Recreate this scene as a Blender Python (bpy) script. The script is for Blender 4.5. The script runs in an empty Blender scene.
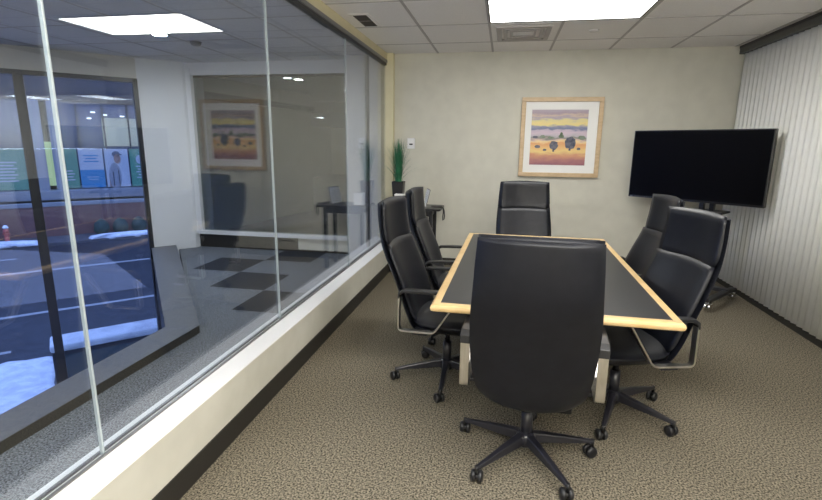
import bpy, bmesh, math, random
from mathutils import Vector, Matrix
random.seed(7)
SC = bpy.context.scene
COL = SC.collection
PI = math.pi

# ------------------------------------------------------------------ camera
cam_d = bpy.data.cameras.new('camera'); cam = bpy.data.objects.new('camera', cam_d); COL.objects.link(cam)
cam_d.sensor_width = 36; cam_d.lens = 36 * 484.3 / 822; cam_d.clip_end = 300; cam_d.clip_start = .02
r_ = Vector((0.98252615, 0.18578482, 0.01124099)); u_ = Vector((-0.05004458, 0.20552536, 0.97737141)); f_ = Vector((-0.17927046, 0.96085552, -0.21123157))
M4 = Matrix((r_, u_, -f_)).transposed().to_4x4(); M4.translation = Vector((0.7895, -5.7607, 1.4312))
cam.matrix_world = M4
SC.camera = cam
# ------------------------------------------------------------------ world: blue dusk sky
W = bpy.data.worlds.new('dusk_sky'); SC.world = W; W.use_nodes = True
bg = W.node_tree.nodes['Background']; bg.inputs[0].default_value = (.30, .375, .70, 1); bg.inputs[1].default_value = 3.3
# added unseen fill light behind the viewpoint, aimed up to brighten the ceiling
al = bpy.data.lights.new('ceiling_fill', 'AREA'); al.shape = 'RECTANGLE'; al.size = 3.0; al.size_y = 1.2; al.energy = 130; al.color = (1, .97, .93)
alo = bpy.data.objects.new('ceiling_fill', al); COL.objects.link(alo); alo.location = (1.3, -6.45, 1.25); alo.rotation_euler = (PI, 0, 0)
# ------------------------------------------------------------------ exposure
VS = SC.view_settings
VS.view_transform = 'Standard'; VS.look = 'None'; VS.exposure = 0.42; VS.gamma = 1; VS.use_curve_mapping = False
PANEL_W = 12.0          # emission of the ceiling panels
SPOT_W = 800.0           # emission of the corridor downlights

# ------------------------------------------------------------------ materials
def mat(name, col, rough=.5, metal=0, spec=None, emis=None, estr=0, coat=0):
    m = bpy.data.materials.new(name); m.use_nodes = True
    b = m.node_tree.nodes['Principled BSDF']
    b.inputs['Base Color'].default_value = (*col, 1); b.inputs['Roughness'].default_value = rough
    b.inputs['Metallic'].default_value = metal
    if spec is not None: b.inputs['Specular IOR Level'].default_value = spec
    if coat: b.inputs['Coat Weight'].default_value = coat
    if emis: b.inputs['Emission Color'].default_value = (*emis, 1); b.inputs['Emission Strength'].default_value = estr
    return m
def nn(m, t, **k):
    n = m.node_tree.nodes.new(t)
    for a, v in k.items(): setattr(n, a, v)
    return n
def lk(m, a, b): m.node_tree.links.new(a, b)
def noisy(name, c1, c2, scale, rough=.6, bump=0, detail=2, stretch=(1, 1, 1), bscale=None, lo=.35, hi=.65, spec=None, metal=0, bdist=.002):
    m = mat(name, c1, rough, metal, spec); b = m.node_tree.nodes['Principled BSDF']
    tc = nn(m, 'ShaderNodeTexCoord'); mp = nn(m, 'ShaderNodeMapping'); mp.inputs['Scale'].default_value = stretch
    lk(m, tc.outputs['Object'], mp.inputs[0])
    nz = nn(m, 'ShaderNodeTexNoise'); nz.inputs['Scale'].default_value = scale; nz.inputs['Detail'].default_value = detail
    lk(m, mp.outputs[0], nz.inputs['Vector'])
    cr = nn(m, 'ShaderNodeValToRGB'); cr.color_ramp.elements[0].position = lo; cr.color_ramp.elements[1].position = hi
    cr.color_ramp.elements[0].color = (*c1, 1); cr.color_ramp.elements[1].color = (*c2, 1)
    lk(m, nz.outputs[0], cr.inputs[0]); lk(m, cr.outputs[0], b.inputs['Base Color'])
    if bump:
        n2 = nz
        if bscale:
            n2 = nn(m, 'ShaderNodeTexNoise'); n2.inputs['Scale'].default_value = bscale; lk(m, mp.outputs[0], n2.inputs['Vector'])
        bp = nn(m, 'ShaderNodeBump'); bp.inputs['Strength'].default_value = bump; bp.inputs['Distance'].default_value = bdist
        lk(m, n2.outputs[0], bp.inputs['Height']); lk(m, bp.outputs[0], b.inputs['Normal'])
    return m
def glass_mat(name, tint=(.93, .96, .97), r0=.05, rmul=1.0):
    m = bpy.data.materials.new(name); m.use_nodes = True; nt = m.node_tree; nt.nodes.clear()
    out = nn(m, 'ShaderNodeOutputMaterial'); mx = nn(m, 'ShaderNodeMixShader'); tr = nn(m, 'ShaderNodeBsdfTransparent'); gl = nn(m, 'ShaderNodeBsdfGlossy')
    tr.inputs[0].default_value = (*tint, 1); gl.inputs['Roughness'].default_value = 0.0
    lw = nn(m, 'ShaderNodeLayerWeight'); lw.inputs[0].default_value = .5
    pw = nn(m, 'ShaderNodeMath', operation='POWER'); pw.inputs[1].default_value = 4.0
    ma = nn(m, 'ShaderNodeMath', operation='MULTIPLY_ADD'); ma.inputs[1].default_value = rmul; ma.inputs[2].default_value = r0; ma.use_clamp = True
    lk(m, lw.outputs['Facing'], pw.inputs[0]); lk(m, pw.outputs[0], ma.inputs[0]); lk(m, ma.outputs[0], mx.inputs[0])
    lk(m, tr.outputs[0], mx.inputs[1]); lk(m, gl.outputs[0], mx.inputs[2]); lk(m, mx.outputs[0], out.inputs[0])
    return m

M = {}
M['wall'] = noisy('painted_wall', (.59, .575, .495), (.63, .615, .53), 6, .75, .08, bscale=220)
M['beige'] = noisy('beige_header', (.66, .60, .40), (.70, .64, .43), 5, .7)
M['cream'] = noisy('cream_paint', (.64, .625, .545), (.68, .665, .585), 8, .55)
M['white'] = mat('white_paint', (.80, .80, .80), .45)
M['pillar'] = mat('pillar_paint', (.80, .80, .82), .6)
M['black_base'] = mat('black_rubber_base', (.025, .023, .02), .5)
M['carpet'] = noisy('speckled_carpet', (.035, .031, .024), (.29, .255, .19), 120, .95, .25, detail=3, bdist=.003, spec=.1, lo=.36, hi=.64)
M['carpet_blue'] = noisy('grey_corridor_carpet', (.05, .055, .065), (.30, .32, .35), 110, .95, .2, detail=4, spec=.1)
M['carpet_dark'] = noisy('charcoal_carpet_tile', (.022, .024, .03), (.06, .065, .075), 75, .95, .5, detail=4, spec=.1)
M['ceil'] = noisy('ceiling_tile', (.82, .79, .76), (.87, .84, .81), 90, .9, .1, detail=3)
M['tbar'] = mat('ceiling_grid_metal', (.45, .42, .40), .6)
M['ceil_c'] = noisy('corridor_ceiling_tile', (.66, .66, .67), (.70, .70, .71), 60, .9)
M['bulk'] = mat('bulkhead_paint', (.66, .63, .58), .7)
M['ledge'] = noisy('grey_sill', (.13, .135, .145), (.155, .16, .17), 30, .5)
M['leather'] = noisy('black_leather', (.005, .006, .010), (.008, .009, .014), 20, .42, .25, bscale=260, bdist=.0008, spec=.4)  # faint blue in the colour stands for street light on the leather
M['plastic'] = mat('black_plastic', (.014, .014, .016), .38)
M['basem'] = mat('black_base_metal', (.016, .016, .022), .3, spec=.6)
M['alu'] = noisy('brushed_aluminium', (.62, .60, .56), (.74, .72, .69), 60, .28, 0, stretch=(1, 1, .15), metal=1)
M['chrome'] = mat('chrome', (.75, .75, .75), .12, 1)
M['steelgrey'] = mat('grey_metal', (.22, .22, .22), .4, .6)
M['maple'] = noisy('maple_edge', (.66, .45, .20), (.74, .53, .27), 10, .35, stretch=(1, 1, 1), detail=4)
M['inlay'] = noisy('black_table_laminate', (.022, .023, .026), (.03, .031, .034), 300, .35, .1, bdist=.0005)
M['frame_wood'] = noisy('oak_picture_frame', (.52, .37, .21), (.62, .46, .28), 14, .4, stretch=(1, 1, 3), detail=4)
M['paper'] = mat('white_paper', (.85, .85, .83), .7)
M['screen'] = mat('tv_screen', (.002, .002, .003), .35, spec=.06)
M['tvplastic'] = mat('tv_bezel', (.006, .006, .007), .3)
M['slat'] = noisy('blind_fabric', (.86, .86, .81), (.91, .91, .86), 120, .75, .05, stretch=(1, 1, .1))
M['rail'] = mat('blind_head_rail', (.06, .06, .055), .45)
M['glass'] = glass_mat('clear_glass', (.93, .95, .96), .085, 1.0)
M['glass_end'] = glass_mat('dimmed_end_glass', (.68, .72, .72), .10, .8)  # tint added to dim the hall seen behind the pane
M['glass_win'] = glass_mat('window_glass', (.80, .88, .97), .05, .6)
M['seam'] = mat('glass_edge', (.42, .48, .50), .2, spec=.8)
M['winframe'] = mat('dark_window_frame', (.012, .013, .018), .4)
M['grass'] = noisy('grass_blade', (.012, .10, .045), (.03, .20, .09), 12, .5)
M['lightpanel'] = mat('light_diffuser', (.9, .9, .9), .5, emis=(1, .985, .95), estr=PANEL_W)
M['spot_hall'] = mat('hall_downlight_lens', (.9, .9, .9), .5, emis=(.9, .95, 1), estr=40)
M['spot'] = mat('downlight_lens', (.9, .9, .9), .5, emis=(.85, .92, 1), estr=SPOT_W)
M['vent_dark'] = mat('dark_vent', (.035, .02, .012), .6)
# outside
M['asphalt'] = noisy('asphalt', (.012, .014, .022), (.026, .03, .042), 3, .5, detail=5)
M['roadline'] = mat('road_marking', (.32, .33, .34), .7)
M['snow'] = noisy('snow', (.62, .66, .72), (.85, .88, .92), 4, .8, .4, detail=5, bdist=.05)
M['pave'] = noisy('pavement', (.06, .06, .07), (.10, .10, .11), 2, .8, detail=4)
def brick_mat():
    m = mat('red_brick', (.2, .07, .05), .8); b = m.node_tree.nodes['Principled BSDF']
    tc = nn(m, 'ShaderNodeTexCoord'); mp = nn(m, 'ShaderNodeMapping'); mp.inputs['Rotation'].default_value = (PI/2, 0, 0)
    br = nn(m, 'ShaderNodeTexBrick'); br.inputs['Scale'].default_value = 4
    br.inputs['Color1'].default_value = (.20, .08, .06, 1); br.inputs['Color2'].default_value = (.14, .06, .05, 1); br.inputs['Mortar'].default_value = (.16, .13, .12, 1)
    lk(m, tc.outputs['Object'], mp.inputs[0]); lk(m, mp.outputs[0], br.inputs[0]); lk(m, br.outputs[0], b.inputs['Base Color'])
    return m
M['brick'] = brick_mat()
M['facade'] = mat('grey_facade_panel', (.03, .035, .045), .6)
M['concrete'] = mat('pale_concrete', (.22, .235, .25), .8)
M['facade_glass'] = mat('facade_glass', (.04, .06, .10), .12, spec=.8)
M['lit_room'] = mat('lit_interior', (.3, .28, .2), .8, emis=(.75, .72, .45), estr=.22)
M['lit_lamp'] = mat('lit_lamp', (1, 1, .9), .5, emis=(1, .95, .8), estr=3)
M['lit_green'] = mat('lit_stair_light', (.6, .7, .3), .5, emis=(.72, .85, .36), estr=.38)
M['p_green'] = mat('poster_green', (.08, .24, .15), .6)
M['p_white'] = mat('poster_white', (.40, .43, .45), .6)
M['p_blue'] = mat('poster_blue', (.03, .20, .36), .6)
M['p_skin'] = mat('poster_skin_tone', (.28, .17, .13), .6)
M['p_cap'] = mat('poster_cap', (.08, .09, .12), .6)
M['p_shirt'] = mat('poster_shirt', (.20, .22, .25), .6)
M['bush'] = noisy('evergreen_leaves', (.015, .035, .03), (.04, .08, .06), 5, .8, .5)
M['hydrant_red'] = mat('red_paint', (.5, .10, .08), .5)

# ------------------------------------------------------------------ mesh helpers
class MB:
    def __init__(s): s.bm = bmesh.new(); s.mi = 0
    def _f(s, vs, smooth=False):
        try: f = s.bm.faces.new(vs)
        except ValueError: return None
        f.material_index = s.mi; f.smooth = smooth; return f
    def box(s, a, b, T=None):
        x0, y0, z0 = [min(a[i], b[i]) for i in range(3)]; x1, y1, z1 = [max(a[i], b[i]) for i in range(3)]
        c = [(x0,y0,z0),(x1,y0,z0),(x1,y1,z0),(x0,y1,z0),(x0,y0,z1),(x1,y0,z1),(x1,y1,z1),(x0,y1,z1)]
        v = [s.bm.verts.new((T @ Vector(p)) if T else p) for p in c]
        for q in ((0,3,2,1),(4,5,6,7),(0,1,5,4),(1,2,6,5),(2,3,7,6),(3,0,4,7)): s._f([v[i] for i in q])
        return s
    def poly(s, pts, smooth=False):
        s._f([s.bm.verts.new(p) for p in pts], smooth); return s
    def prism(s, pts, z0, z1):            # plan polygon, extruded
        lo = [s.bm.verts.new((x, y, z0)) for x, y in pts]; hi = [s.bm.verts.new((x, y, z1)) for x, y in pts]
        s._f(lo[::-1]); s._f(hi); n = len(pts)
        for i in range(n): s._f([lo[i], lo[(i+1) % n], hi[(i+1) % n], hi[i]])
        return s
    def loft(s, rings, cap=True, smooth=True, close=False):
        V = [[s.bm.verts.new(p) for p in r] for r in rings]; n = len(V[0])
        R = list(zip(V, V[1:])) + ([(V[-1], V[0])] if close else [])
        for a, b in R:
            for i in range(n): s._f([a[i], a[(i+1) % n], b[(i+1) % n], b[i]], smooth)
        if cap and not close: s._f(V[0][::-1], False); s._f(V[-1], False)
        return s
    def cyl(s, p, q, r0, r1=None, n=16, cap=True, smooth=True):
        r1 = r0 if r1 is None else r1; p, q = Vector(p), Vector(q); d = (q-p).normalized()
        a = d.orthogonal().normalized(); b = d.cross(a)
        return s.loft([[c + (a*math.cos(2*PI*i/n) + b*math.sin(2*PI*i/n))*r for i in range(n)] for c, r in ((p, r0), (q, r1))], cap, smooth)
    def lathe(s, prof, c=(0,0,0), axis=(0,0,1), n=24):
        c = Vector(c); d = Vector(axis).normalized(); a = d.orthogonal().normalized(); b = d.cross(a)
        return s.loft([[c + d*z + (a*math.cos(2*PI*i/n) + b*math.sin(2*PI*i/n))*max(r, 1e-4) for i in range(n)] for r, z in prof])
    def tube(s, pts, r, n=8, close=False):
        pts = [Vector(p) for p in pts]; rings = []; prev = None
        for i, p in enumerate(pts):
            if close: d = pts[(i+1) % len(pts)] - pts[i-1]
            else: d = pts[min(i+1, len(pts)-1)] - pts[max(i-1, 0)]
            d.normalize()
            a = d.orthogonal().normalized() if prev is None else (prev - d*prev.dot(d)).normalized()
            prev = a; b = d.cross(a)
            rr = r[i] if isinstance(r, (list, tuple)) else r
            rings.append([p + (a*math.cos(2*PI*k/n) + b*math.sin(2*PI*k/n))*rr for k in range(n)])
        return s.loft(rings, not close, True, close)
    def strap(s, path, x0, x1, t):        # closed loop in y-z, swept as a flat band between x0 and x1
        n = len(path); rings = []
        for i, (y, z) in enumerate(path):
            py, pz = path[i-1]; qy, qz = path[(i+1) % n]
            d = Vector((qy-py, qz-pz)).normalized(); nx = Vector((-d.y, d.x))
            o = nx * t / 2
            rings.append([(x0, y+o.x, z+o.y), (x1, y+o.x, z+o.y), (x1, y-o.x, z-o.y), (x0, y-o.x, z-o.y)])
        return s.loft(rings, False, False, True)
    def build(s, name, mats, parent=None, bevel=0, loc=None, rot=None, seg=2, sub=0):
        bmesh.ops.recalc_face_normals(s.bm, faces=s.bm.faces)
        me = bpy.data.meshes.new(name); s.bm.to_mesh(me); s.bm.free()
        for m in (mats if isinstance(mats, (list, tuple)) else [mats]): me.materials.append(m)
        o = bpy.data.objects.new(name, me); COL.objects.link(o)
        if parent: o.parent = parent
        if loc: o.location = loc
        if rot: o.rotation_euler = rot
        if bevel:
            b = o.modifiers.new('bevel', 'BEVEL'); b.width = bevel; b.segments = seg; b.limit_method = 'ANGLE'; b.angle_limit = math.radians(40)
            b.harden_normals = False
        if sub: q = o.modifiers.new('sub', 'SUBSURF'); q.levels = q.render_levels = sub
        return o
def struct(o): o['kind'] = 'structure'; return o
def tag(o, label, cat, group=None):
    o['label'] = label; o['category'] = cat
    if group: o['group'] = group
    return o
def thing(name, label, cat, loc=(0,0,0), rz=0, group=None):
    o = bpy.data.objects.new(name, None); COL.objects.link(o); o.empty_display_size = .1
    o.location = loc; o.rotation_euler = (0, 0, rz); return tag(o, label, cat, group)
def copy_tree(o, parent=None):
    c = o.copy(); COL.objects.link(c)
    if parent: c.parent = parent
    for ch in list(o.children): copy_tree(ch, c)
    return c
def fillet(pts, r, n=4):
    out = []
    for i, p in enumerate(pts):
        p = Vector(p); a = Vector(pts[i-1]) - p; b = Vector(pts[(i+1) % len(pts)]) - p
        A = p + a.normalized()*r; B = p + b.normalized()*r
        for k in range(n+1):
            t = k/n; out.append(tuple(A*(1-t)**2 + p*2*t*(1-t) + B*t*t))
    return out

# ================================================================== STRUCTURE
H = 2.453; XR = 3.13; XG = -.60; YN = -7.2
# floors
struct(MB().box((-.62, YN, -.3), (XR+.25, .0, 0)).build('floor', M['carpet']))
fl = MB(); fl.prism([(-.62, YN), (-.62, .45), (-3.95, .45), (-3.72, .28), (-1.45, -2.62), (-1.45, YN)], -.3, -.001)
fl.mi = 1
for x0, y0 in ((-2.7, -.87), (-2.1, -1.47), (-1.5, -2.07), (-2.1, -.27)):
    fl.poly([(x0, y0, .0012), (x0+.6, y0, .0012), (x0+.6, y0+.6, .0012), (x0, y0+.6, .0012)])
struct(fl.build('floor_corridor', [M['carpet_blue'], M['carpet_dark']]))
# ceilings
struct(MB().box((-.65, YN, H), (XR+.25, .15, H+.1)).build('ceiling', M['ceil']))
g = MB(); bw = .011
for k in range(-1, 6):
    g.box((k*.6096-bw, YN, H-.004), (k*.6096+bw, 0, H+.001))
y = -.53
while y > YN:
    g.box((-.6, y-bw*.6, H-.0035), (XR-.05, y+bw*.6, H+.001)); y -= .7547
struct(g.build('trim_1', M['tbar']))
struct(MB().prism([(-.65, YN), (-.65, .45), (-3.2, .45), (-9.8, -6.6), (-9.8, YN)], H, H+.1).build('ceiling_corridor', M['ceil_c']))
g = MB()
for k in range(-11, -1): g.box((k*.6096-.05-.009, YN, H-.003), (k*.6096-.05+.009, .3, H+.001))
y = -.23
while y > YN:
    g.box((-6.9, y-.009, H-.0025), (-.7, y+.009, H+.001)); y -= .7547
struct(g.build('trim_2', M['tbar']))
# walls of the room
struct(MB().box((-.56, 0, 0), (XR+.25, .15, H)).build('wall_back', M['wall']))
struct(MB().box((XR+.08, YN, 0), (XR+.25, .0, H)).build('wall_right', M['wall']))
struct(MB().box((-.62, YN-.15, -.3), (XR+.25, YN, H)).build('wall_near', M['wall']))
struct(MB().box((XR+.026, YN, 0), (XR+.08, 0, .10)).build('baseboard_right', M['black_base'], bevel=.003))
struct(MB().box((-.45, -.012, 0), (XR+.08, 0, .09)).build('baseboard_back', M['black_base'], bevel=.003))
# low wall under the glass: cream face, white top sloping to the glass
lw = MB()
sec = [(-.455, .115), (-.4513, .115), (-.4513, .318), (-.457, .324), (-.66, .309), (-.67, .300), (-.67, 0), (-.455, 0)]
lw.loft([[(x, yy, z) for x, z in sec] for yy in (YN, 0.0)], True, False)
o = lw.build('wall_left', [M['cream'], M['white']])
for f in o.data.polygons:
    if f.normal.z > .5 and f.center.z > .3: f.material_index = 1
struct(o)
struct(MB().box((-.456, YN, 0), (-.446, -.001, .113)).build('baseboard_left', M['black_base'], bevel=.002))
# header above glass
struct(MB().box((-.66, YN, 2.375), (-.575, 0, H)).build('wall_left_header', M['beige']))
hd = MB(); hd.box((-.63, YN, 2.345), (-.57, 0, 2.375)); hd.mi = 1; hd.box((-.62, YN, 2.318), (-.58, 0, 2.345))
struct(hd.build('trim_3', [M['steelgrey'], M['winframe']]))
ch = MB(); ch.box((-.618, YN, .306), (-.606, 0, .322)); ch.box((-.590, YN, .306), (-.578, 0, .322))
struct(ch.build('trim_4', M['steelgrey']))
struct(MB().box((-.61, -.07, .30), (-.50, .0, H)).build('trim_5', M['beige'], bevel=.004))
# glass panes of the partition, with pale edge joints between them
ys = [YN, -5.90, -4.42, -2.965, -1.51, -.07]
for i in range(5):
    w = bpy.data.objects.new('window_%d' % (i+1), None); COL.objects.link(w); w.location = (XG, ys[i], .31); struct(w)
    L = ys[i+1]-ys[i]
    MB().box((-.006, .004, 0), (.006, L-.004, 2.01)).build('pane', M['glass'], w)
    if i < 4:
        ww = .0045
        if i == 3: ww = .003
        MB().box((-.007, L-ww, .0), (.007, L+ww, 2.01)).build('glass_joint', M['seam'], w, bevel=.002)
# ---------------- corridor beyond the glass
led = MB()
led.prism([(-1.45, YN), (-1.45, -2.60), (-1.677, -2.69), (-1.677, YN)], .058, .062)
led.prism([(-1.45, -2.60), (-3.78, .30), (-3.95, .02), (-1.677, -2.69)], .058, .062)
led.mi = 1
led.prism([(-1.452, YN), (-1.452, -2.60), (-1.672, -2.69), (-1.672, YN)], -.6, .058)
led.prism([(-1.452, -2.60), (-3.778, .295), (-3.945, .025), (-1.672, -2.69)], -.6, .058)
struct(led.build('trim_6', [M['ledge'], M['black_base']]))
D2 = Vector((.6868, .7268)); N2 = Vector((-.7268, .6868)); J = Vector((-3.75, -.17))
def sn(s, n, z): v = J + D2*s + N2*n; return (v.x, v.y, z)
def snxy(s, n): v = J + D2*s + N2*n; return (v.x, v.y)
# pillar between street window and end window
struct(MB().prism([snxy(0, 0), snxy(.53, 0), (-3.34, .6), (-4.3, .6), snxy(0, .35)], -4.2, H).build('wall_pillar', M['pillar']))
# bulkhead above the street window
struct(MB().prism([snxy(-8.6, 0), snxy(.0, 0), snxy(0, .25), snxy(-8.6, .25)], 2.2, H).build('wall_bulkhead', M['bulk']))
w = bpy.data.objects.new('window_6', None); COL.objects.link(w); w.location = (J.x, J.y, -1.9); w.rotation_euler = (0, 0, math.atan2(D2.y, D2.x)+PI); struct(w)
fr = MB(); fr.box((-.0, -.06, 0), (.05, .04, 4.1)); fr.box((1.12, -.05, 0), (1.215, .03, 4.1))
for s in (2.9, 4.7, 6.5): fr.box((s, -.07, 0), (s+.14, .03, 4.1))
fr.box((0, -.06, 4.05), (8.5, .04, 4.1)); fr.box((0, -.06, 0), (8.5, .04, .06))
fr.build('window_frame', M['winframe'], w)
MB().box((.05, -.02, .06), (8.5, -.012, 4.05)).build('pane', M['glass_win'], w)
struct(MB().prism([snxy(-8.6, 0), snxy(.05, 0), snxy(.05, .2), snxy(-8.6, .2)], -4.2, -1.9).build('wall_street', M['pillar']))
struct(MB().box((-9.8, YN-.15, -4.2), (-.6, YN, H)).build('wall_corridor_near', M['bulk']))
# end wall of the corridor: low plinth, window, white posts
pl = MB(); pl.box((-3.72, .30, -.3), (-1.9, .45, .20)); pl.mi = 1; pl.box((-1.9, .30, .03), (-1.08, .45, .20)); pl.mi = 0; pl.box((-1.9, .298, -.3), (-1.08, .45, .03))  # black left stretch: dark chair reflections put into the colour
struct(pl.build('wall_corridor_end', [M['black_base'], M['cream']]))
w = bpy.data.objects.new('window_7', None); COL.objects.link(w); w.location = (-3.38, .30, .19); struct(w)
fr = MB(); fr.box((-.02, -.05, 0), (2.30, .10, .045)); fr.box((-.02, -.02, 2.11), (2.28, .10, 2.265)); fr.box((-.02, -.03, 0), (.07, .10, 2.2)); 
fr.build('window_frame', M['pillar'], w)
MB().box((.07, .03, 2.085), (2.28, .07, 2.11)).build('window_trim', M['winframe'], w)
MB().box((.07, .03, .045), (2.28, .042, 2.09)).build('pane', M['glass_end'], w)
struct(MB().box((-1.10, .0, -.001), (-.86, .45, H)).build('wall_post', M['pillar'], bevel=.004))
struct(MB().box((-.86, .10, -.001), (-.79, .2, H)).build('trim_7', M['ledge']))
struct(MB().box((-.80, -.02, -.001), (-.66, .15, H)).build('trim_8', M['pillar'], bevel=.004))
# hall behind the end window
HP = [(-.56, .45), (-.56, 17.2), (-7.6, 17.2), (-7.6, 6.2), (-4.3, .6), (-4.0, .45)]
struct(MB().prism(HP, -.3, -.002).build('floor_hall', M['carpet_blue']))
hc = MB(); hc.prism(HP, H, H+.1); hc.box((-7.5, 6.1, 2.2), (-.56, 17.2, H))
struct(hc.build('ceiling_hall', M['ceil_c']))
struct(MB().box((-.86, .15, 0), (-.56, 17.2, H)).build('wall_hall_right', M['wall']))
struct(MB().prism([(-3.95, .62), (-3.32, 4.4), (-3.47, 4.42), (-4.1, .62)], 0, H).build('wall_hall_left', M['wall']))
struct(MB().box((-7.6, 17.2, 0), (-.56, 17.35, H)).build('wall_hall_far', M['wall']))
struct(MB().box((-7.6, 6.2, 0), (-7.5, 17.2, H)).build('wall_hall_side', M['wall']))
struct(MB().prism([(-4.3, .6), (-7.6, 6.2), (-7.48, 6.25), (-4.15, .6)], -.3, H).build('wall_hall_outer', M['wall']))
struct(MB().box((-3.1, 9.6, 0), (-.86, 9.75, H)).build('wall_hall_end', M['wall']))
struct(MB().prism([(-3.93, .62), (-3.31, 4.38), (-3.23, 4.38), (-3.84, .62)], 2.10, 2.20).build('trim_9', M['ledge']))

# ================================================================== CEILING THINGS
def panel(x0, x1, y0, y1, label, grp):
    t = thing('ceiling_light', label, 'ceiling light', ((x0+x1)/2, (y0+y1)/2, H), 0, grp)
    a, b = (x1-x0)/2, (y1-y0)/2
    f = MB(); w = .012
    f.box((-a, -b, -.012), (a, -b+w, 0)); f.box((-a, b-w, -.012), (a, b, 0)); f.box((-a, -b, -.012), (-a+w, b, 0)); f.box((a-w, -b, -.012), (a, b, 0))
    f.build('frame', M['plastic'], t)
    MB().box((-a+w, -b+w, -.007), (a-w, b-w, -.001)).build('diffuser', M['lightpanel'], t)
panel(.615, 1.80, -2.0, -1.335, 'bright rectangular ceiling light panel above the conference table', None)
panel(.615, 1.80, -4.95, -4.30, 'bright rectangular ceiling light panel behind the viewpoint, nearer the table', None)
panel(.615, 1.80, -6.8, -6.15, 'bright rectangular ceiling light panel at the near end of the room', None)

t = thing('air_diffuser', 'grey square louvred air diffuser in the ceiling beside the light panel', 'air vent', (.905, -.92, H))
a, b = .285, .35
f = MB(); f.box((-a, -b, -.006), (a, b, 0)); f.build('frame', M['ceil'], t, bevel=.002)
for i, k in enumerate((.84, .62, .40)):
    l = MB(); A, B = a*k, b*k
    for z, q in ((-.010, 0),):
        o1 = [(-A, -B), (A, -B), (A, B), (-A, B)]; i1 = [(x*.86, yy*.86) for x, yy in o1]
        zz = -.022
        l.loft([[(x, yy, -.006) for x, yy in o1], [(x*.97, yy*.97, zz) for x, yy in o1], [(x*.93, yy*.93, zz) for x, yy in i1], [(x, yy, -.006) for x, yy in i1]], False, False)
    l.build('louvre', M['tbar'], t)
t = thing('ceiling_vent', 'small dark two-slot ceiling vent with pale rim near the glass wall', 'air vent', (-.41, -1.53, H))
f = MB(); f.box((-.085, -.215, -.006), (.085, .215, 0)); f.build('frame', M['ceil'], t, bevel=.002)
for y0, y1 in ((-.18, -.008), (.008, .18)): MB().box((-.055, y0, -.0085), (.055, y1, -.005)).build('slot', M['vent_dark'], t)
t = thing('sprinkler_cover', 'small round flush sprinkler cover in the ceiling right of the diffuser', 'sprinkler', (1.52, -.91, H))
MB().lathe([(.0, -.012), (.038, -.012), (.042, -.006), (.045, 0)]).build('cap', M['ceil'], t)

def downlight(x, y, label, big=False, z=H, grp='corridor downlights', lens='spot'):
    t = thing('downlight', label, 'ceiling light', (x, y, z), 0, grp)
    if lens == 'spot_hall' and z < H: t.scale = (2, 2, 2)
    MB().lathe([(.085, -.001), (.085, -.010), (.066, -.012), (.064, -.003)]).build('trim_ring', M['chrome'], t)
    MB().lathe([(.0, -.006), (.062, -.008), (.062, -.002)]).build('lens', M[lens], t)
downlight(-2.53, -1.30, 'brightly glowing round downlight in the corridor ceiling outside the glass')
downlight(-1.05, -5.6, 'added unseen downlight brightening the corridor, beside the viewpoint')  # extra lamp added out of view to brighten the corridor
downlight(-2.62, 1.75, 'round downlight seen through the end window, largest beyond it', lens='spot_hall')
downlight(-4.5, 8.0, 'middle-distance round downlight in the hall behind the end window', z=2.2, lens='spot_hall')
downlight(-4.54, 10.95, 'farthest round downlight in the hall behind the end window', z=2.2, lens='spot_hall')
t = thing('smoke_detector', 'small round smoke detector on the corridor ceiling', 'smoke detector', (-2.41, -.91, H))
MB().lathe([(.0, -.04), (.03, -.04), (.05, -.028), (.055, -.006), (.06, 0)]).build('housing', M['steelgrey'], t)

# ================================================================== BLINDS
t = thing('vertical_blind', 'off-white vertical blind covering the whole right wall', 'window blind', (XR, 0, 0))
s = MB(); yy = -.05
while yy > YN+.1:
    n = 5; A, B = [], []
    for k in range(n+1):
        q = k/n; px = -.009 + .016*q + .008*math.sin(PI*q); py = yy - .097*q
        A.append((px, py)); B.append((px+.0012, py))
    for k in range(n):
        s._f([s.bm.verts.new((A[k][0], A[k][1], .072)), s.bm.verts.new((A[k+1][0], A[k+1][1], .072)), s.bm.verts.new((A[k+1][0], A[k+1][1], 2.375)), s.bm.verts.new((A[k][0], A[k][1], 2.375))], True)
    yy -= .084
bmesh.ops.remove_doubles(s.bm, verts=s.bm.verts, dist=.0001)
o = s.build('slats', M['slat'], t); md = o.modifiers.new('thick', 'SOLIDIFY'); md.thickness = .0012
h = MB(); h.box((-.045, YN, 2.372), (.03, -.002, H-.002)); h.mi = 1; h.box((-.05, YN, 2.425), (-.044, -.002, H-.002))
h.build('head_rail', [M['rail'], M['black_base']], t, bevel=.003)

# ================================================================== PICTURE, THERMOSTAT
t = thing('framed_picture', 'oak-framed square landscape print with white mat hanging on the back wall', 'picture', (1.39, 0, 1.10))
a, hh, fw, dd = .434, .865, .047, .035
f = MB()
f.box((-a, -dd, 0), (a, -.002, fw)); f.box((-a, -dd, hh-fw), (a, -.002, hh)); f.box((-a, -dd, fw), (-a+fw, -.002, hh-fw)); f.box((a-fw, -dd, fw), (a, -.002, hh-fw))
f.build('frame', M['frame_wood'], t, bevel=.004)
MB().box((-a+fw, -.018, fw), (a-fw, -.006, hh-fw)).build('mat_board', M['paper'], t)
pm = mat('landscape_print', (.5, .4, .3), .45); b_ = pm.node_tree.nodes['Principled BSDF']
tc = nn(pm, 'ShaderNodeTexCoord'); sx = nn(pm, 'ShaderNodeSeparateXYZ'); nz = nn(pm, 'ShaderNodeTexNoise'); nz.inputs['Scale'].default_value = 9; nz.inputs['Detail'].default_value = 5
mp = nn(pm, 'ShaderNodeMapping'); mp.inputs['Scale'].default_value = (1, 1, 3.0)
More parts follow.
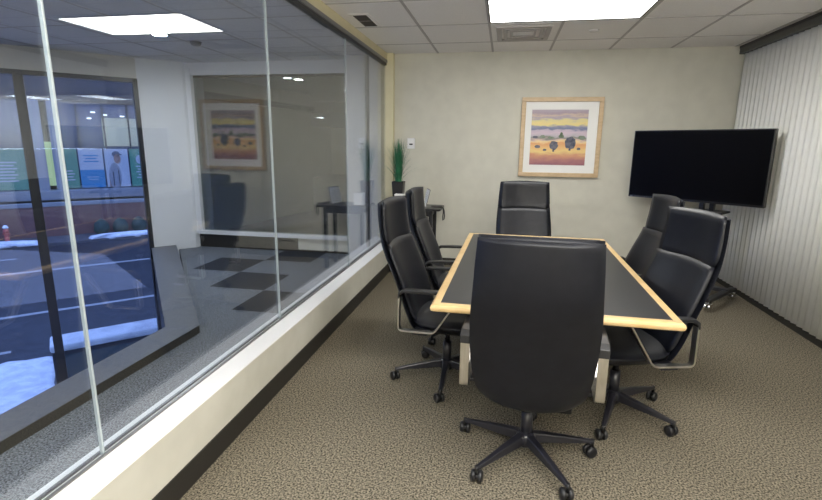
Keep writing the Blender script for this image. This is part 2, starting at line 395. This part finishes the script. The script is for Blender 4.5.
lk(pm, tc.outputs['Object'], mp.inputs[0]); lk(pm, mp.outputs[0], nz.inputs['Vector']); lk(pm, tc.outputs['Object'], sx.inputs[0])
m1 = nn(pm, 'ShaderNodeMath', operation='MULTIPLY_ADD'); m1.inputs[1].default_value = 1/.60; m1.inputs[2].default_value = -.075
m2 = nn(pm, 'ShaderNodeMath', operation='MULTIPLY_ADD'); m2.inputs[1].default_value = .17
lk(pm, sx.outputs['Z'], m1.inputs[0]); lk(pm, nz.outputs[0], m2.inputs[0]); lk(pm, m1.outputs[0], m2.inputs[2])
cr = nn(pm, 'ShaderNodeValToRGB'); R_ = cr.color_ramp
stops = [(0, (.26, .10, .15)), (.09, (.42, .17, .17)), (.19, (.62, .30, .17)), (.26, (.82, .62, .24)), (.33, (.80, .48, .20)), (.40, (.74, .36, .15)), (.44, (.85, .66, .33)),
         (.47, (.60, .42, .42)), (.51, (.20, .22, .18)), (.54, (.50, .45, .50)), (.60, (.62, .50, .58)), (.645, (.50, .42, .52)), (.67, (.14, .17, .30)), (.71, (.30, .30, .40)), (.745, (.80, .66, .26)), (.82, (.70, .62, .30)),
         (.86, (.38, .32, .42)), (.91, (.58, .45, .36)), (.95, (.36, .28, .34)), (1, (.40, .34, .40))]
while len(R_.elements) < len(stops): R_.elements.new(.5)
for e, (p_, c_) in zip(R_.elements, stops): e.position = p_; e.color = (*c_, 1)
lk(pm, m2.outputs[0], cr.inputs[0]); lk(pm, cr.outputs[0], b_.inputs['Base Color'])
M['tree_blue'] = noisy('painted_tree', (.05, .06, .10), (.16, .16, .20), 30, .6); M['tree_green'] = noisy('painted_bush', (.12, .18, .10), (.22, .26, .20), 30, .6)
art = MB(); art.box((-.300, -.0205, 0), (.300, -.018, .60)); art.mi = 1
def blob(cx, cz, rx, rz_, mi, n=20):
    art.mi = mi; v = []
    for k in range(n):
        an = 2*PI*k/n; q = 1+random.uniform(-.12, .12); v.append((cx+rx*q*math.cos(an), -.0212, cz+rz_*q*math.sin(an)))
    art.poly(v)
blob(.13, .245, .062, .068, 1); art.poly([(.118, -.0213, .16), (.14, -.0213, .16), (.14, -.0213, .2), (.118, -.0213, .2)])
blob(-.045, .215, .046, .052, 1); art.poly([(-.055, -.0213, .145), (-.037, -.0213, .145), (-.037, -.0213, .18), (-.055, -.0213, .18)])
for cx, cz, rx, rz_, mi in ((-.22, .20, .030, .018, 1), (-.14, .165, .02, .012, 1), (.225, .18, .02, .014, 1), (-.17, .31, .03, .018, 2), (-.25, .305, .03, .014, 1), (.03, .315, .03, .02, 2), (.03, .34, .015, .02, 2), (.25, .30, .04, .022, 2), (-.08, .30, .03, .01, 2)):
    blob(cx, cz, rx, rz_, mi)
art.build('print', [pm, M['tree_blue'], M['tree_green']], t, loc=(-.018, 0, .133))
t = thing('thermostat', 'small white thermostat on the back wall above the plant', 'thermostat', (-.296, 0, 1.39))
MB().box((-.045, -.022, 0), (.045, 0, .125)).build('housing', M['white'], t, bevel=.006)
MB().box((-.020, -.024, .045), (.020, -.0215, .062)).build('display', M['plastic'], t)

# ================================================================== TV ON CART
c0 = Vector((2.11, -.27)); c1 = Vector((3.035, -1.065)); cc = (c0+c1)/2; ang = math.atan2((c1-c0).y, (c1-c0).x); L = (c1-c0).length/2
t = thing('television', 'large black flat television mounted on the wheeled cart in the corner', 'television', (cc.x, cc.y, .93), ang)
MB().box((-L, -.012, 0), (L, .05, .675)).build('housing', M['tvplastic'], t, bevel=.006)
MB().box((-L+.012, -.0145, .022), (L-.012, -.011, .663)).build('screen', M['screen'], t)
MB().box((-.35, .05, .12), (.35, .085, .5)).build('rear_cover', M['plastic'], t, bevel=.012)
lg = MB(); lg.box((-L+.02, -.0142, .006), (-L+.05, -.0122, .014)); 
for k in range(9): lg.box((-L+.07+.02*k, -.0142, .007), (-L+.082+.02*k, -.0122, .012))
lg.build('badge', M['steelgrey'], t)
dx, dy = math.cos(ang), math.sin(ang)
cart = thing('television_cart', 'black wheeled television stand with chrome casters in the back right corner', 'television stand', (2.70, -.70, 0), ang)
for sx_ in (-.045, .045):
    MB().box((sx_-.022, .035, .10), (sx_+.022, .075, 1.45)).build('post', M['plastic'], cart, bevel=.004)
MB().box((-.16, -.02, .83), (.16, .19, .85)).build('shelf', M['plastic'], cart, bevel=.004)
MB().box((-.30, -.0-.0, .095), (.30, .08, .13)).build('crossbar', M['plastic'], cart, bevel=.006)
for sx_ in (-.28, .28):
    l = MB().box((sx_-.028, -.42, .085), (sx_+.028, .20, .12)).build('leg', M['plastic'], cart, bevel=.006)
    for ly in (-.39, .17):
        c = MB(); c.cyl((sx_-.025, ly, .034), (sx_-.008, ly, .034), .034); c.cyl((sx_+.008, ly, .034), (sx_+.025, ly, .034), .034)
        c.cyl((sx_, ly, .03), (sx_, ly, .09), .009); c.box((sx_-.03, ly-.02, .05), (sx_+.03, ly+.02, .072))
        c.build('caster', M['chrome'], l, bevel=.002)
MB().box((-.2, .045+.03, 1.15), (.2, .10, 1.40)).build('mounting_plate', M['plastic'], cart)

# ================================================================== SIDE TABLE + THINGS ON IT
t = thing('side_table', 'small black side table in the back left corner', 'side table', (-.17, -.30, 0))
MB().prism(fillet([(-.31, -.22), (.30, -.22), (.30, .20), (-.31, .20)], .05), .725, .75).build('table_top', M['plastic'], t, bevel=.004)
for lx in (-.25, .19):
    for ly in (-.17, .15): MB().box((lx-.02, ly-.02, 0), (lx+.02, ly+.02, .725)).build('leg', M['plastic'], t, bevel=.003)
MB().box((-.25, -.15, .655), (.19, .13, .725)).build('apron', M['plastic'], t)
t = thing('potted_grass', 'tall green ornamental grass in a black square pot on the side table', 'potted plant', (-.405, -.20, .75))
p_ = MB(); p_.loft([[(sx*w_, sy*w_, z) for sx, sy in ((-1,-1),(1,-1),(1,1),(-1,1))] for w_, z in ((.052, 0), (.068, .27), (.060, .27), (.056, .24))], True, False)
p_.build('pot', M['plastic'], t, bevel=.004)
gr = MB()
for k in range(330):
    an = random.uniform(0, 2*PI); r0 = random.uniform(0, .035); lean = abs(random.gauss(0, .075)) * (1 if random.random() > .12 else 2.2); hgt = random.uniform(.33, .54) * (1 if lean < .16 else .7)
    bx, by = r0*math.cos(an), r0*math.sin(an); a2 = an+random.uniform(-.5, .5); w_ = random.uniform(.0025, .0045); per = Vector((-math.sin(a2), math.cos(a2), 0))
    prev = None
    for q in (0, .25, .5, .75, 1):
        c = Vector((bx+lean*q**1.8*math.cos(a2), min(.185, by+lean*q**1.8*math.sin(a2)), .235+hgt*q*(1-.12*q*lean/.15)))
        ww = w_*(1-q*.85); cur = (gr.bm.verts.new(c-per*ww), gr.bm.verts.new(c+per*ww))
        if prev: gr._f([prev[0], prev[1], cur[1], cur[0]])
        prev = cur
gr.build('foliage', M['grass'], t)
t = thing('placard_holder', 'tilted sign holder with a white printed sheet facing the glass on the side table', 'sign holder', (-.075, -.33, .75), math.radians(-72))
T = Matrix.Rotation(math.radians(-14), 4, 'X')
MB().box((-.10, -.004, .004), (.10, .004, .205), T).build('backing', M['steelgrey'], t)
MB().box((-.095, -.006, .010), (.095, -.004, .198), T).build('sheet', M['paper'], t)
ln = MB()
for k in range(7): ln.box((-.07, -.0072, .035+k*.02), (.03+.035*((k*37) % 3)/2, -.006, .038+k*.02), T)
ln.build('print_lines', M['steelgrey'], t)
MB().box((-.10, -.005, 0), (.10, .09, .006)).build('foot', M['steelgrey'], t)
t = thing('tissue_box', 'small white box beside the black plant pot', 'box', (-.355, -.36, .75))
MB().box((-.055, -.04, 0), (.055, .04, .14)).build('carton', M['paper'], t, bevel=.004)
MB().box((-.03, -.012, .1395), (.03, .012, .1415)).build('slot', M['steelgrey'], t)
t = thing('cable', 'black cable loop hanging off the right end of the side table', 'cable', (.13, -.38, .75))
pts = [(-.12, .0, .0075), (-.04, 0, .0075), (.006, 0, .0075), (.018, 0, .001), (.028, 0, -.03), (.034, .0, -.09), (.030, 0, -.125), (.016, 0, -.14), (.012, .012, -.11), (.018, .02, -.04), (.014, .02, .002), (.0, .02, .0075), (-.05, .02, .0075)]
MB().tube(pts, .006, 8).build('cord', M['plastic'], t)

# ================================================================== TABLE
TX0, TX1, TY0, TY1, TZ = .518, 1.566, -3.7376, -1.859, .74
t = thing('conference_table', 'rectangular conference table with black top and pale maple edge', 'table', ((TX0+TX1)/2, (TY0+TY1)/2, 0), math.radians(-1.2))
a, b = (TX1-TX0)/2, (TY1-TY0)/2; w_ = .042
MB().box((-a+w_, -b+w_, TZ-.03), (a-w_, b-w_, TZ)).build('table_top', M['inlay'], t)
def edge_ring(a, b, w_):
    m = MB(); prof = [(0, -.002), (.001, 0), (w_-.012, 0), (w_-.003, -.006), (w_, -.017), (w_-.003, -.03), (w_-.012, -.036), (0, -.036)]
    rings = []
    for sx_, sy_ in ((-1, -1), (1, -1), (1, 1), (-1, 1)):
        rings.append([(sx_*(a-w_+d), sy_*(b-w_+d), TZ+z+.001) for d, z in prof])
    m.loft(rings, False, False, True); return m
edge_ring(a, b, w_).build('wood_edge', M['maple'], t, bevel=.002)
MB().box((-.22, b-.22, TZ), (.02, b-.14, TZ+.004)).build('cable_port', M['plastic'], t, bevel=.001)
for sy_ in (-1, 1):
    pd = MB(); pd.box((-.16, sy_*.36-.04, .05), (.16, sy_*.36+.04, TZ-.03)); pd.build('pedestal', M['plastic'], t, bevel=.01)
    MB().box((-.19, sy_*.36-.08, 0), (.19, sy_*.36+.08, .05)).build('foot', M['plastic'], t, bevel=.01)
MB().box((-.02, -.33, .25), (.02, .33, .60)).build('stretcher_panel', M['plastic'], t)

# ================================================================== CHAIRS
def rr(w, t, y0, z, curve, n=8, tilt=0):
    """closed section of a padded panel: half width w, thickness t, front face towards +y, hollowed by curve"""
    pts = []
    N = 12
    for k in range(N+1):
        q = -1+2*k/N; x = w*q; e = (1-abs(q)**6)
        pts.append((x, y0 + curve*q*q + t*.5*e, z + tilt*e*t*.5))
    for k in range(N-1, 0, -1):
        q = -1+2*k/N; x = w*q; e = (1-abs(q)**6)
        pts.append((x, y0 + curve*q*q - t*.5*e, z - tilt*e*t*.5))
    return pts
def interp(tab, z):
    for (z0, v0), (z1, v1) in zip(tab, tab[1:]):
        if z <= z1: q = (z-z0)/(z1-z0); return v0+(v1-v0)*q
    return tab[-1][1]
def sm(tab, z, h=.04): return (interp(tab, max(z-h, tab[0][0])) + interp(tab, z)*2 + interp(tab, min(z+h, tab[-1][0])))/4
BY = [(.33, -.165), (.40, -.19), (.50, -.225), (.62, -.262), (.74, -.312), (.83, -.352), (.90, -.372), (1.0, -.385), (1.11, -.392)]
BW = [(.33, .20), (.40, .228), (.50, .245), (.62, .252), (.74, .250), (.83, .243), (.90, .236), (1.0, .230), (1.11, .221)]
def panel_mesh(z0, z1, t, dy, dw, curve=.045, step=.02, round_b=.04, round_t=.015, arch=.0, rb2=.08, fmin=.86):
    m = MB(); rings = []; n = max(6, int((z1-z0)/step))
    for i in range(n+1):
        q = i/n; z = z0+(z1-z0)*q
        e = 1.0; fw_ = 1.0
        if z-z0 < round_b: u = (z-z0)/round_b; e = min(e, math.sqrt(max(0, 1-(1-u)**2))); 
        if z1-z < round_t: u = (z1-z)/round_t; e = min(e, math.sqrt(max(0, 1-(1-u)**2)))
        e = max(e, .12)
        if z-z0 < rb2: u = (z-z0)/rb2; fw_ = fmin+(1-fmin)*(1-(1-u)**2.6)
        rings.append([(x, yy, zz + arch*(1-(x/.25)**2)*q) for x, yy, zz in rr((sm(BW, z)+dw)*fw_, t*e, sm(BY, z)+dy, z, curve)])
    # extra thin rings for rounder rims
    m.loft(rings, True, True); return m
def make_chair(label, loc, rz, base_rot):
    root = thing('conference_chair', label, 'chair', loc, rz, 'black conference chairs around the table')
    # seat: padded slab with waterfall front
    s = MB(); rings = []
    for q in [i/14 for i in range(15)]:
        yy = -.185+.435*q; w_ = .235+.012*math.sin(PI*q) - .07*max(0, 1-q/.2)**2 - (.02*max(0, q-.8)/.2)
        zt = .450 - .018*math.sin(PI*q) - (.05*max(0, (q-.78)/.22)**2); zb = .365+.0*q + (.02*max(0, (q-.8)/.2)**2)
        pts = []
        for k in range(11):
            u = -1+2*k/10; e = 1-abs(u)**5*.35
            pts.append((w_*u, yy, zb+(zt-zb)*e - .0 + .010*u*u))
        for k in range(9, 0, -1):
            u = -1+2*k/10; pts.append((w_*.96*u, yy, zb))
        rings.append(pts)
    s.loft(rings, True, True); s.build('seat', M['leather'], root, bevel=.008)
    panel_mesh(.335, 1.105, .040, -.016, .0, step=.0125, round_b=.03, round_t=.012, arch=.006, rb2=.10, fmin=.74).build('back_shell', M['leather'], root, bevel=.004)
    panel_mesh(.42, .872, .055, .012, -.008, round_b=.05, round_t=.018, arch=.012).build('backrest', M['leather'], root)
    panel_mesh(.858, 1.112, .048, .004, -.002, round_b=.02, round_t=.022, arch=.010).build('headrest', M['leather'], root)
    # arms: closed aluminium loops with a dark pad along the top
    for sx_ in (-1, 1):
        lp = fillet([(-.225, .625), (.130, .635), (-.02, .398), (-.230, .392)], .028)
        x0, x1 = sx_*.252, sx_*.290
        am = MB().strap(lp, x0, x1, .009).build('arm', M['alu'], root, bevel=.0015)
        pd = MB(); top = [(-.234, .585), (-.230, .620), (-.205, .638), (-.13, .643), (.09, .647), (.130, .641), (.142, .624), (.130, .618), (.08, .630), (-.19, .622), (-.218, .608), (-.224, .585)]
        pd.loft([[(x, yy, z) for yy, z in top] for x in (sx_*.249, sx_*.293)], True, False)
        pd.build('arm_pad', M['plastic'], am, bevel=.004)
        MB().box((sx_*.16, -.15, .378), (sx_*.285, -.06, .394)).build('arm_bracket', M['basem'], am, bevel=.003)
    # tilt mechanism, gas column, hub
    mm = MB(); mm.box((-.09, -.13, .32), (.09, .12, .37)); mm.cyl((.08, .03, .345), (.20, .03, .343), .006, n=8)
    mm.build('tilt_mechanism', M['plastic'], root, bevel=.008)
    cl = MB(); cl.cyl((0, 0, .10), (0, 0, .25), .027); cl.cyl((0, 0, .25), (0, 0, .33), .016); cl.build('gas_column', M['basem'], root)
    MB().lathe([(.0, .062), (.036, .062), (.045, .075), (.045, .115), (.034, .132), (.0, .132)]).build('base_hub', M['basem'], root)
    for k in range(5):
        a_ = base_rot + k*2*PI/5 - rz
        lg = MB(); R0 = .32; rings = []
        for q in (0, .15, .5, .85, 1):
            r = .03+(R0-.03)*q; w2 = .024-.012*q; zt = .128-.046*q**1.2; zb = .082-.014*q
            rings.append([(r, -w2, zb), (r, w2, zb), (r, w2*.75, zt), (r, -w2*.75, zt)])
        lg.loft(rings, True, False)
        l = lg.build('leg', M['basem'], root, bevel=.004, rot=(0, 0, a_))
        c = MB(); th = random.uniform(0, 2*PI); ax = Vector((math.cos(th), math.sin(th), 0)); cc_ = Vector((R0, 0, .027)) + Vector((-ax.y, ax.x, 0))*.012
        for s1, s2 in ((-.026, -.005), (.005, .026)):
            c.lathe([(.0, s1), (.020, s1), (.027, s1+.005 if s1 < 0 else s1+.001), (.027, s2-.001 if s1 < 0 else s2-.005), (.020, s2), (.0, s2)], cc_, ax, 18)
        c.cyl(cc_-ax*.012, cc_+ax*.012, .018, n=14)
        c.cyl((R0, 0, .045), (R0, 0, .085), .008, n=10)
        c.build('caster', M['plastic'], l)
    return root
def place_chair(proto, label, loc, rz, base_rot):
    c = copy_tree(proto); c.location = loc; c.rotation_euler = (0, 0, rz); c['label'] = label
    k = 0
    for ch in c.children:
        if ch.name.startswith('leg'): ch.rotation_euler = (0, 0, base_rot + k*2*PI/5 - rz); k += 1
    return c
R = math.radians
ch0 = make_chair('black leather chair in the foreground, its back to the viewer at the near table end', (.955, -3.655, 0), R(-4), R(12))
place_chair(ch0, 'black leather chair on the left side of the table, nearer to the viewer', (.50, -2.94, 0), R(-96), R(54))
place_chair(ch0, 'black leather chair on the left side of the table, farther back by the side table', (.515, -2.20, 0), R(-91), R(20))
place_chair(ch0, 'black leather chair at the near right corner of the table, overlapping the hidden one', (1.445, -3.15, 0), R(107), R(35))
place_chair(ch0, 'black leather chair on the right side, partly hidden behind the nearer right chair', (1.52, -2.30, 0), R(95), R(50))
place_chair(ch0, 'black leather chair at the far table end, facing the viewer below the picture', (1.02, -1.51, 0), R(185), R(30))

for ch in ch0.children:
    if ch.name.startswith('arm'): ch.location.z = .045      # this chair's height-adjustable arms are set higher
# ================================================================== OUTSIDE
ZG = -4.2
def sbox(m, s0, s1, n0, n1, z0, z1): m.prism([snxy(s0, n0), snxy(s1, n0), snxy(s1, n1), snxy(s0, n1)], z0, z1); return m
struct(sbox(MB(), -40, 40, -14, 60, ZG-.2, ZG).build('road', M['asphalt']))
mk = MB()
for s0, s1, n_ in ((-30, 30, 12.5),): sbox(mk, s0, s1, n_, n_+.22, ZG, ZG+.012)
for s0, s1 in ((-14, -10), (-7.5, -2.5), (-.3, .8), (3, 6)): sbox(mk, s0, s1, 9.1, 9.28, ZG, ZG+.012)
sbox(mk, -30, 30, 19.2, 19.45, ZG, ZG+.012); sbox(mk, -30, -3, 22.6, 22.8, ZG, ZG+.012)
struct(mk.build('road_marking', M['roadline']))
struct(sbox(MB(), -40, 40, 25.6, 32, ZG, ZG+.15).build('pavement_far', M['pave']))
nearp = sbox(MB(), -40, 40, .3, 6.9, ZG, ZG+.15); struct(nearp.build('pavement_near', M['pave']))
# snow
def snow(pts, z, h, name, label):
    m = MB(); n = len(pts); c = Vector((sum(p[0] for p in pts)/n, sum(p[1] for p in pts)/n))
    rings = []
    for k, (q, hz) in enumerate(((1, 0), (.93, h*.6), (.75, h*.9), (.3, h))):
        rings.append([(*snxy(c.x+(p[0]-c.x)*q, c.y+(p[1]-c.y)*q), z+hz) for p in pts])
    m.loft(rings, True, True); o = m.build(name, M['snow']); tag(o, label, 'snow'); o['kind'] = 'stuff'; return o
def ragged(s0, s1, n0, n1, k=9):
    out = []
    for i in range(k): out.append((s0+(s1-s0)*i/k, n0+random.uniform(-.15, .15)))
    for i in range(4): out.append((s1+random.uniform(-.15, .15), n0+(n1-n0)*i/4))
    for i in range(k): out.append((s1+(s0-s1)*i/k, n1+random.uniform(-.15, .15)))
    for i in range(4): out.append((s0+random.uniform(-.15, .15), n1+(n0-n1)*i/4))
    return out
snow(ragged(-7.5, -1.45, 4.2, 7.9, 14), ZG+.1, .2, 'snow_bank', 'white snow bank on the near pavement below the window')
snow(ragged(-9, -2.0, 25.6, 26.5, 12), ZG+.1, .25, 'snow_bank', 'strip of snow along the far kerb beside the hydrant')
snow(ragged(.2, 6, 25.7, 26.3, 12), ZG+.1, .28, 'snow_bank', 'strip of snow in front of the bushes across the street')
# bus shelter
t = thing('street_shelter', 'street shelter with snow-covered flat roof just below the window', 'shelter', sn(-1.33, 2.0, ZG+.15), math.atan2(D2.y, D2.x))
MB().box((0, .03, 2.1), (4.2, .55, 2.17)).build('roof', M['winframe'], t, bevel=.01)
MB().box((-.02, .0, 2.17), (4.22, .58, 2.29)).build('roof_snow', M['snow'], t, bevel=.04)
M['shelterglass'] = mat('shelter_glass', (.05, .08, .085), .15, spec=.7)
MB().box((.03, .06, .0), (4.15, .09, 2.1)).build('front_panel', M['shelterglass'], t)
MB().box((.03, .06, .0), (.06, .52, 2.1)).build('side_panel', M['shelterglass'], t)
MB().box((.03, .50, .0), (4.15, .52, 2.1)).build('rear_panel', M['shelterglass'], t)
for x in (.0, 1.4, 2.8, 4.12): MB().box((x, .03, 0), (x+.05, .10, 2.1)).build('post', M['winframe'], t)
# hydrant
t = thing('fire_hydrant', 'small red fire hydrant capped with snow on the far pavement', 'fire hydrant', sn(-3.55, 27.2, ZG+.15))
MB().lathe([(.16, 0), (.16, .05), (.11, .07), (.11, .55), (.14, .58), (.14, .62), (.10, .72), (.04, .78), (.0, .79)]).build('barrel', M['hydrant_red'], t)
MB().cyl((-.2, 0, .45), (.2, 0, .45), .06).build('outlet', M['hydrant_red'], t)
MB().lathe([(.0, .95), (.08, .92), (.14, .82), (.13, .76)]).build('snow_cap', M['snow'], t)
# brick planter wall
t = thing('planter_wall', 'long red brick planter wall across the street', 'wall', sn(-9, 28, ZG+.15), math.atan2(D2.y, D2.x))
MB().box((0, 0, 0), (20, .5, 1.75)).build('brickwork', M['brick'], t)
MB().box((-.05, -.06, 1.75), (20.05, .55, 1.95)).build('coping', M['concrete'], t, bevel=.01)
# bushes
BL = ('leftmost of the clipped round bushes before the brick planter wall', 'second from left of the clipped round bushes before the planter wall', 'third from left of the clipped round bushes before the planter wall', 'rightmost of the clipped round bushes before the brick planter wall')
for i, s_ in enumerate((.9, 1.9, 2.9, 3.9)):
    m = MB(); base = sn(s_, 27.1, ZG+.15); n = 14; rings = []
    for q in range(9):
        v = q/8; rad = .43*math.sin(PI*(.12+.86*v))**.6; rings.append([((rad*random.uniform(.88, 1.1))*math.cos(2*PI*k/n), (rad*random.uniform(.88, 1.1))*math.sin(2*PI*k/n), .95*v) for k in range(n)])
    m.loft(rings, True, True); o = m.build('bush', M['bush'], loc=base)
    tag(o, BL[i], 'bush', 'clipped bushes along the planter')
# facade
t = thing('office_building', 'grey and glass office building across the street with columns and lit rooms', 'building', sn(0, 32, ZG), math.atan2(D2.y, D2.x))
MB().box((-30, .6, 0), (30, 1.2, 14)).build('wall', M['facade'], t)
MB().box((-30, -1.2, 2.0), (30, .6, 2.55)).build('ledge', M['concrete'], t, bevel=.02)
MB().box((-30, .0, 8.25), (30, .6, 14)).build('upper_wall', M['facade'], t)
MB().box((-30, -.05, 8.1), (30, .6, 8.3)).build('band', M['winframe'], t)
for x in [-9.5, -6.2, -4.7] + [.55+1.45*k for k in range(8)]:
    MB().box((x-.05, -.02, 2.55), (x+.05, .1, 8.15)).build('mullion', M['winframe'], t)
for x0, x1 in ((-20, -1.9), (-.6, 14)):
    MB().box((x0, .12, 2.55), (x1, .16, 8.1)).build('window', M['facade_glass'], t)
MB().box((-.7, -.0, 5.6), (12, .1, 7.0)).build('shade_panel', M['winframe'], t) if False else None
for x0, x1 in ((-1.95, -1.35), (-1.0, -.45)): MB().box((x0, -.25, 2.5), (x1, .35, 8.15)).build('column', M['concrete'], t, bevel=.02)
MB().box((-1.36, .25, 2.8), (-1.0, .3, 5.6)).build('stair_light', M['lit_green'], t)
MB().box((1.9, .05, 5.35), (4.1, .11, 7.2)).build('lit_window', M['lit_room'], t)
for x, z in ((1.35, 7.5), (2.0, 7.35), (3.0, 7.3), (1.1, 7.1)): MB().box((x, -.0, z), (x+.25, .04, z+.06)).build('ceiling_lamp', M['lit_lamp'], t)
# posters in the street-level glazing
PR = math.atan2(D2.y, D2.x); PZ = ZG+2.62; PH = 2.55
def poster(s0, s1, label, bg_, parts):
    t = thing('poster', label, 'poster', sn((s0+s1)/2, 31.9, PZ), PR, 'posters across the street')
    w = (s1-s0)/2
    MB().box((-w, 0, 0), (w, .04, PH)).build('sheet', bg_, t)
    for nm, mt, shapes in parts:
        m = MB()
        for sh in shapes:
            if len(sh) == 4: m.box((sh[0]*w, -.03 if nm == 'braces' else -.02, sh[1]*PH), (sh[2]*w, 0, sh[3]*PH))
            else:
                cx, cz, rx, rz_, _ = sh; m.loft([[(cx*w+rx*w*math.cos(2*PI*k/16), yy, cz*PH+rz_*PH*math.sin(2*PI*k/16)) for k in range(16)] for yy in (-.025, -.0)], True, False)
        m.build(nm, mt, t)
tl = lambda z0, n, h=.03, w=.6: [(-w*(1-.25*(k % 2)), z0+k*.075, w*(1-.25*(k % 2)), z0+k*.075+h) for k in range(n)]
poster(-.9, .28, 'plain green poster right of the pale columns across the street', M['p_green'], [('text_lines', M['p_white'], tl(.2, 4))])
poster(.36, 1.72, 'poster across the street, white above and bright blue below', M['p_white'], [('blue_panel', M['p_blue'], [(-1, 0, 1, .46)]), ('text_lines', M['p_blue'], tl(.66, 3)), ('small_text', M['p_white'], [(-.4, .2, .45, .225), (-.5, .26, .5, .285)])])
poster(1.82, 3.2, 'poster across the street showing a person in a cap and braces', M['p_white'],
       [('photo_figure', M['p_shirt'], [(-.25, .28, .52, .36, 1), (-.72, 0, .1, .4)]), ('photo_arm', M['p_skin'], [(-.78, .0, -.55, .35), (.05, .74, .30, .13, 1)]), ('photo_cap', M['p_cap'], [(-.02, .86, .34, .08, 1), (.1, .84, .5, .87)]), ('braces', M['winframe'], [(.02, .0, .09, .44), (-.45, .0, -.38, .40)])])
poster(3.3, 4.9, 'green poster with a white round emblem, right of the cap poster', M['p_green'], [('emblem', M['p_white'], [(-.25, .72, .3, .12, 1)]), ('text_lines', M['p_white'], tl(.22, 5))])
poster(-4.6, -2.3, 'wide pale green poster with white text at the far left across the street', M['p_green'], [('text_lines', M['p_white'], tl(.2, 7, .035, .5))])
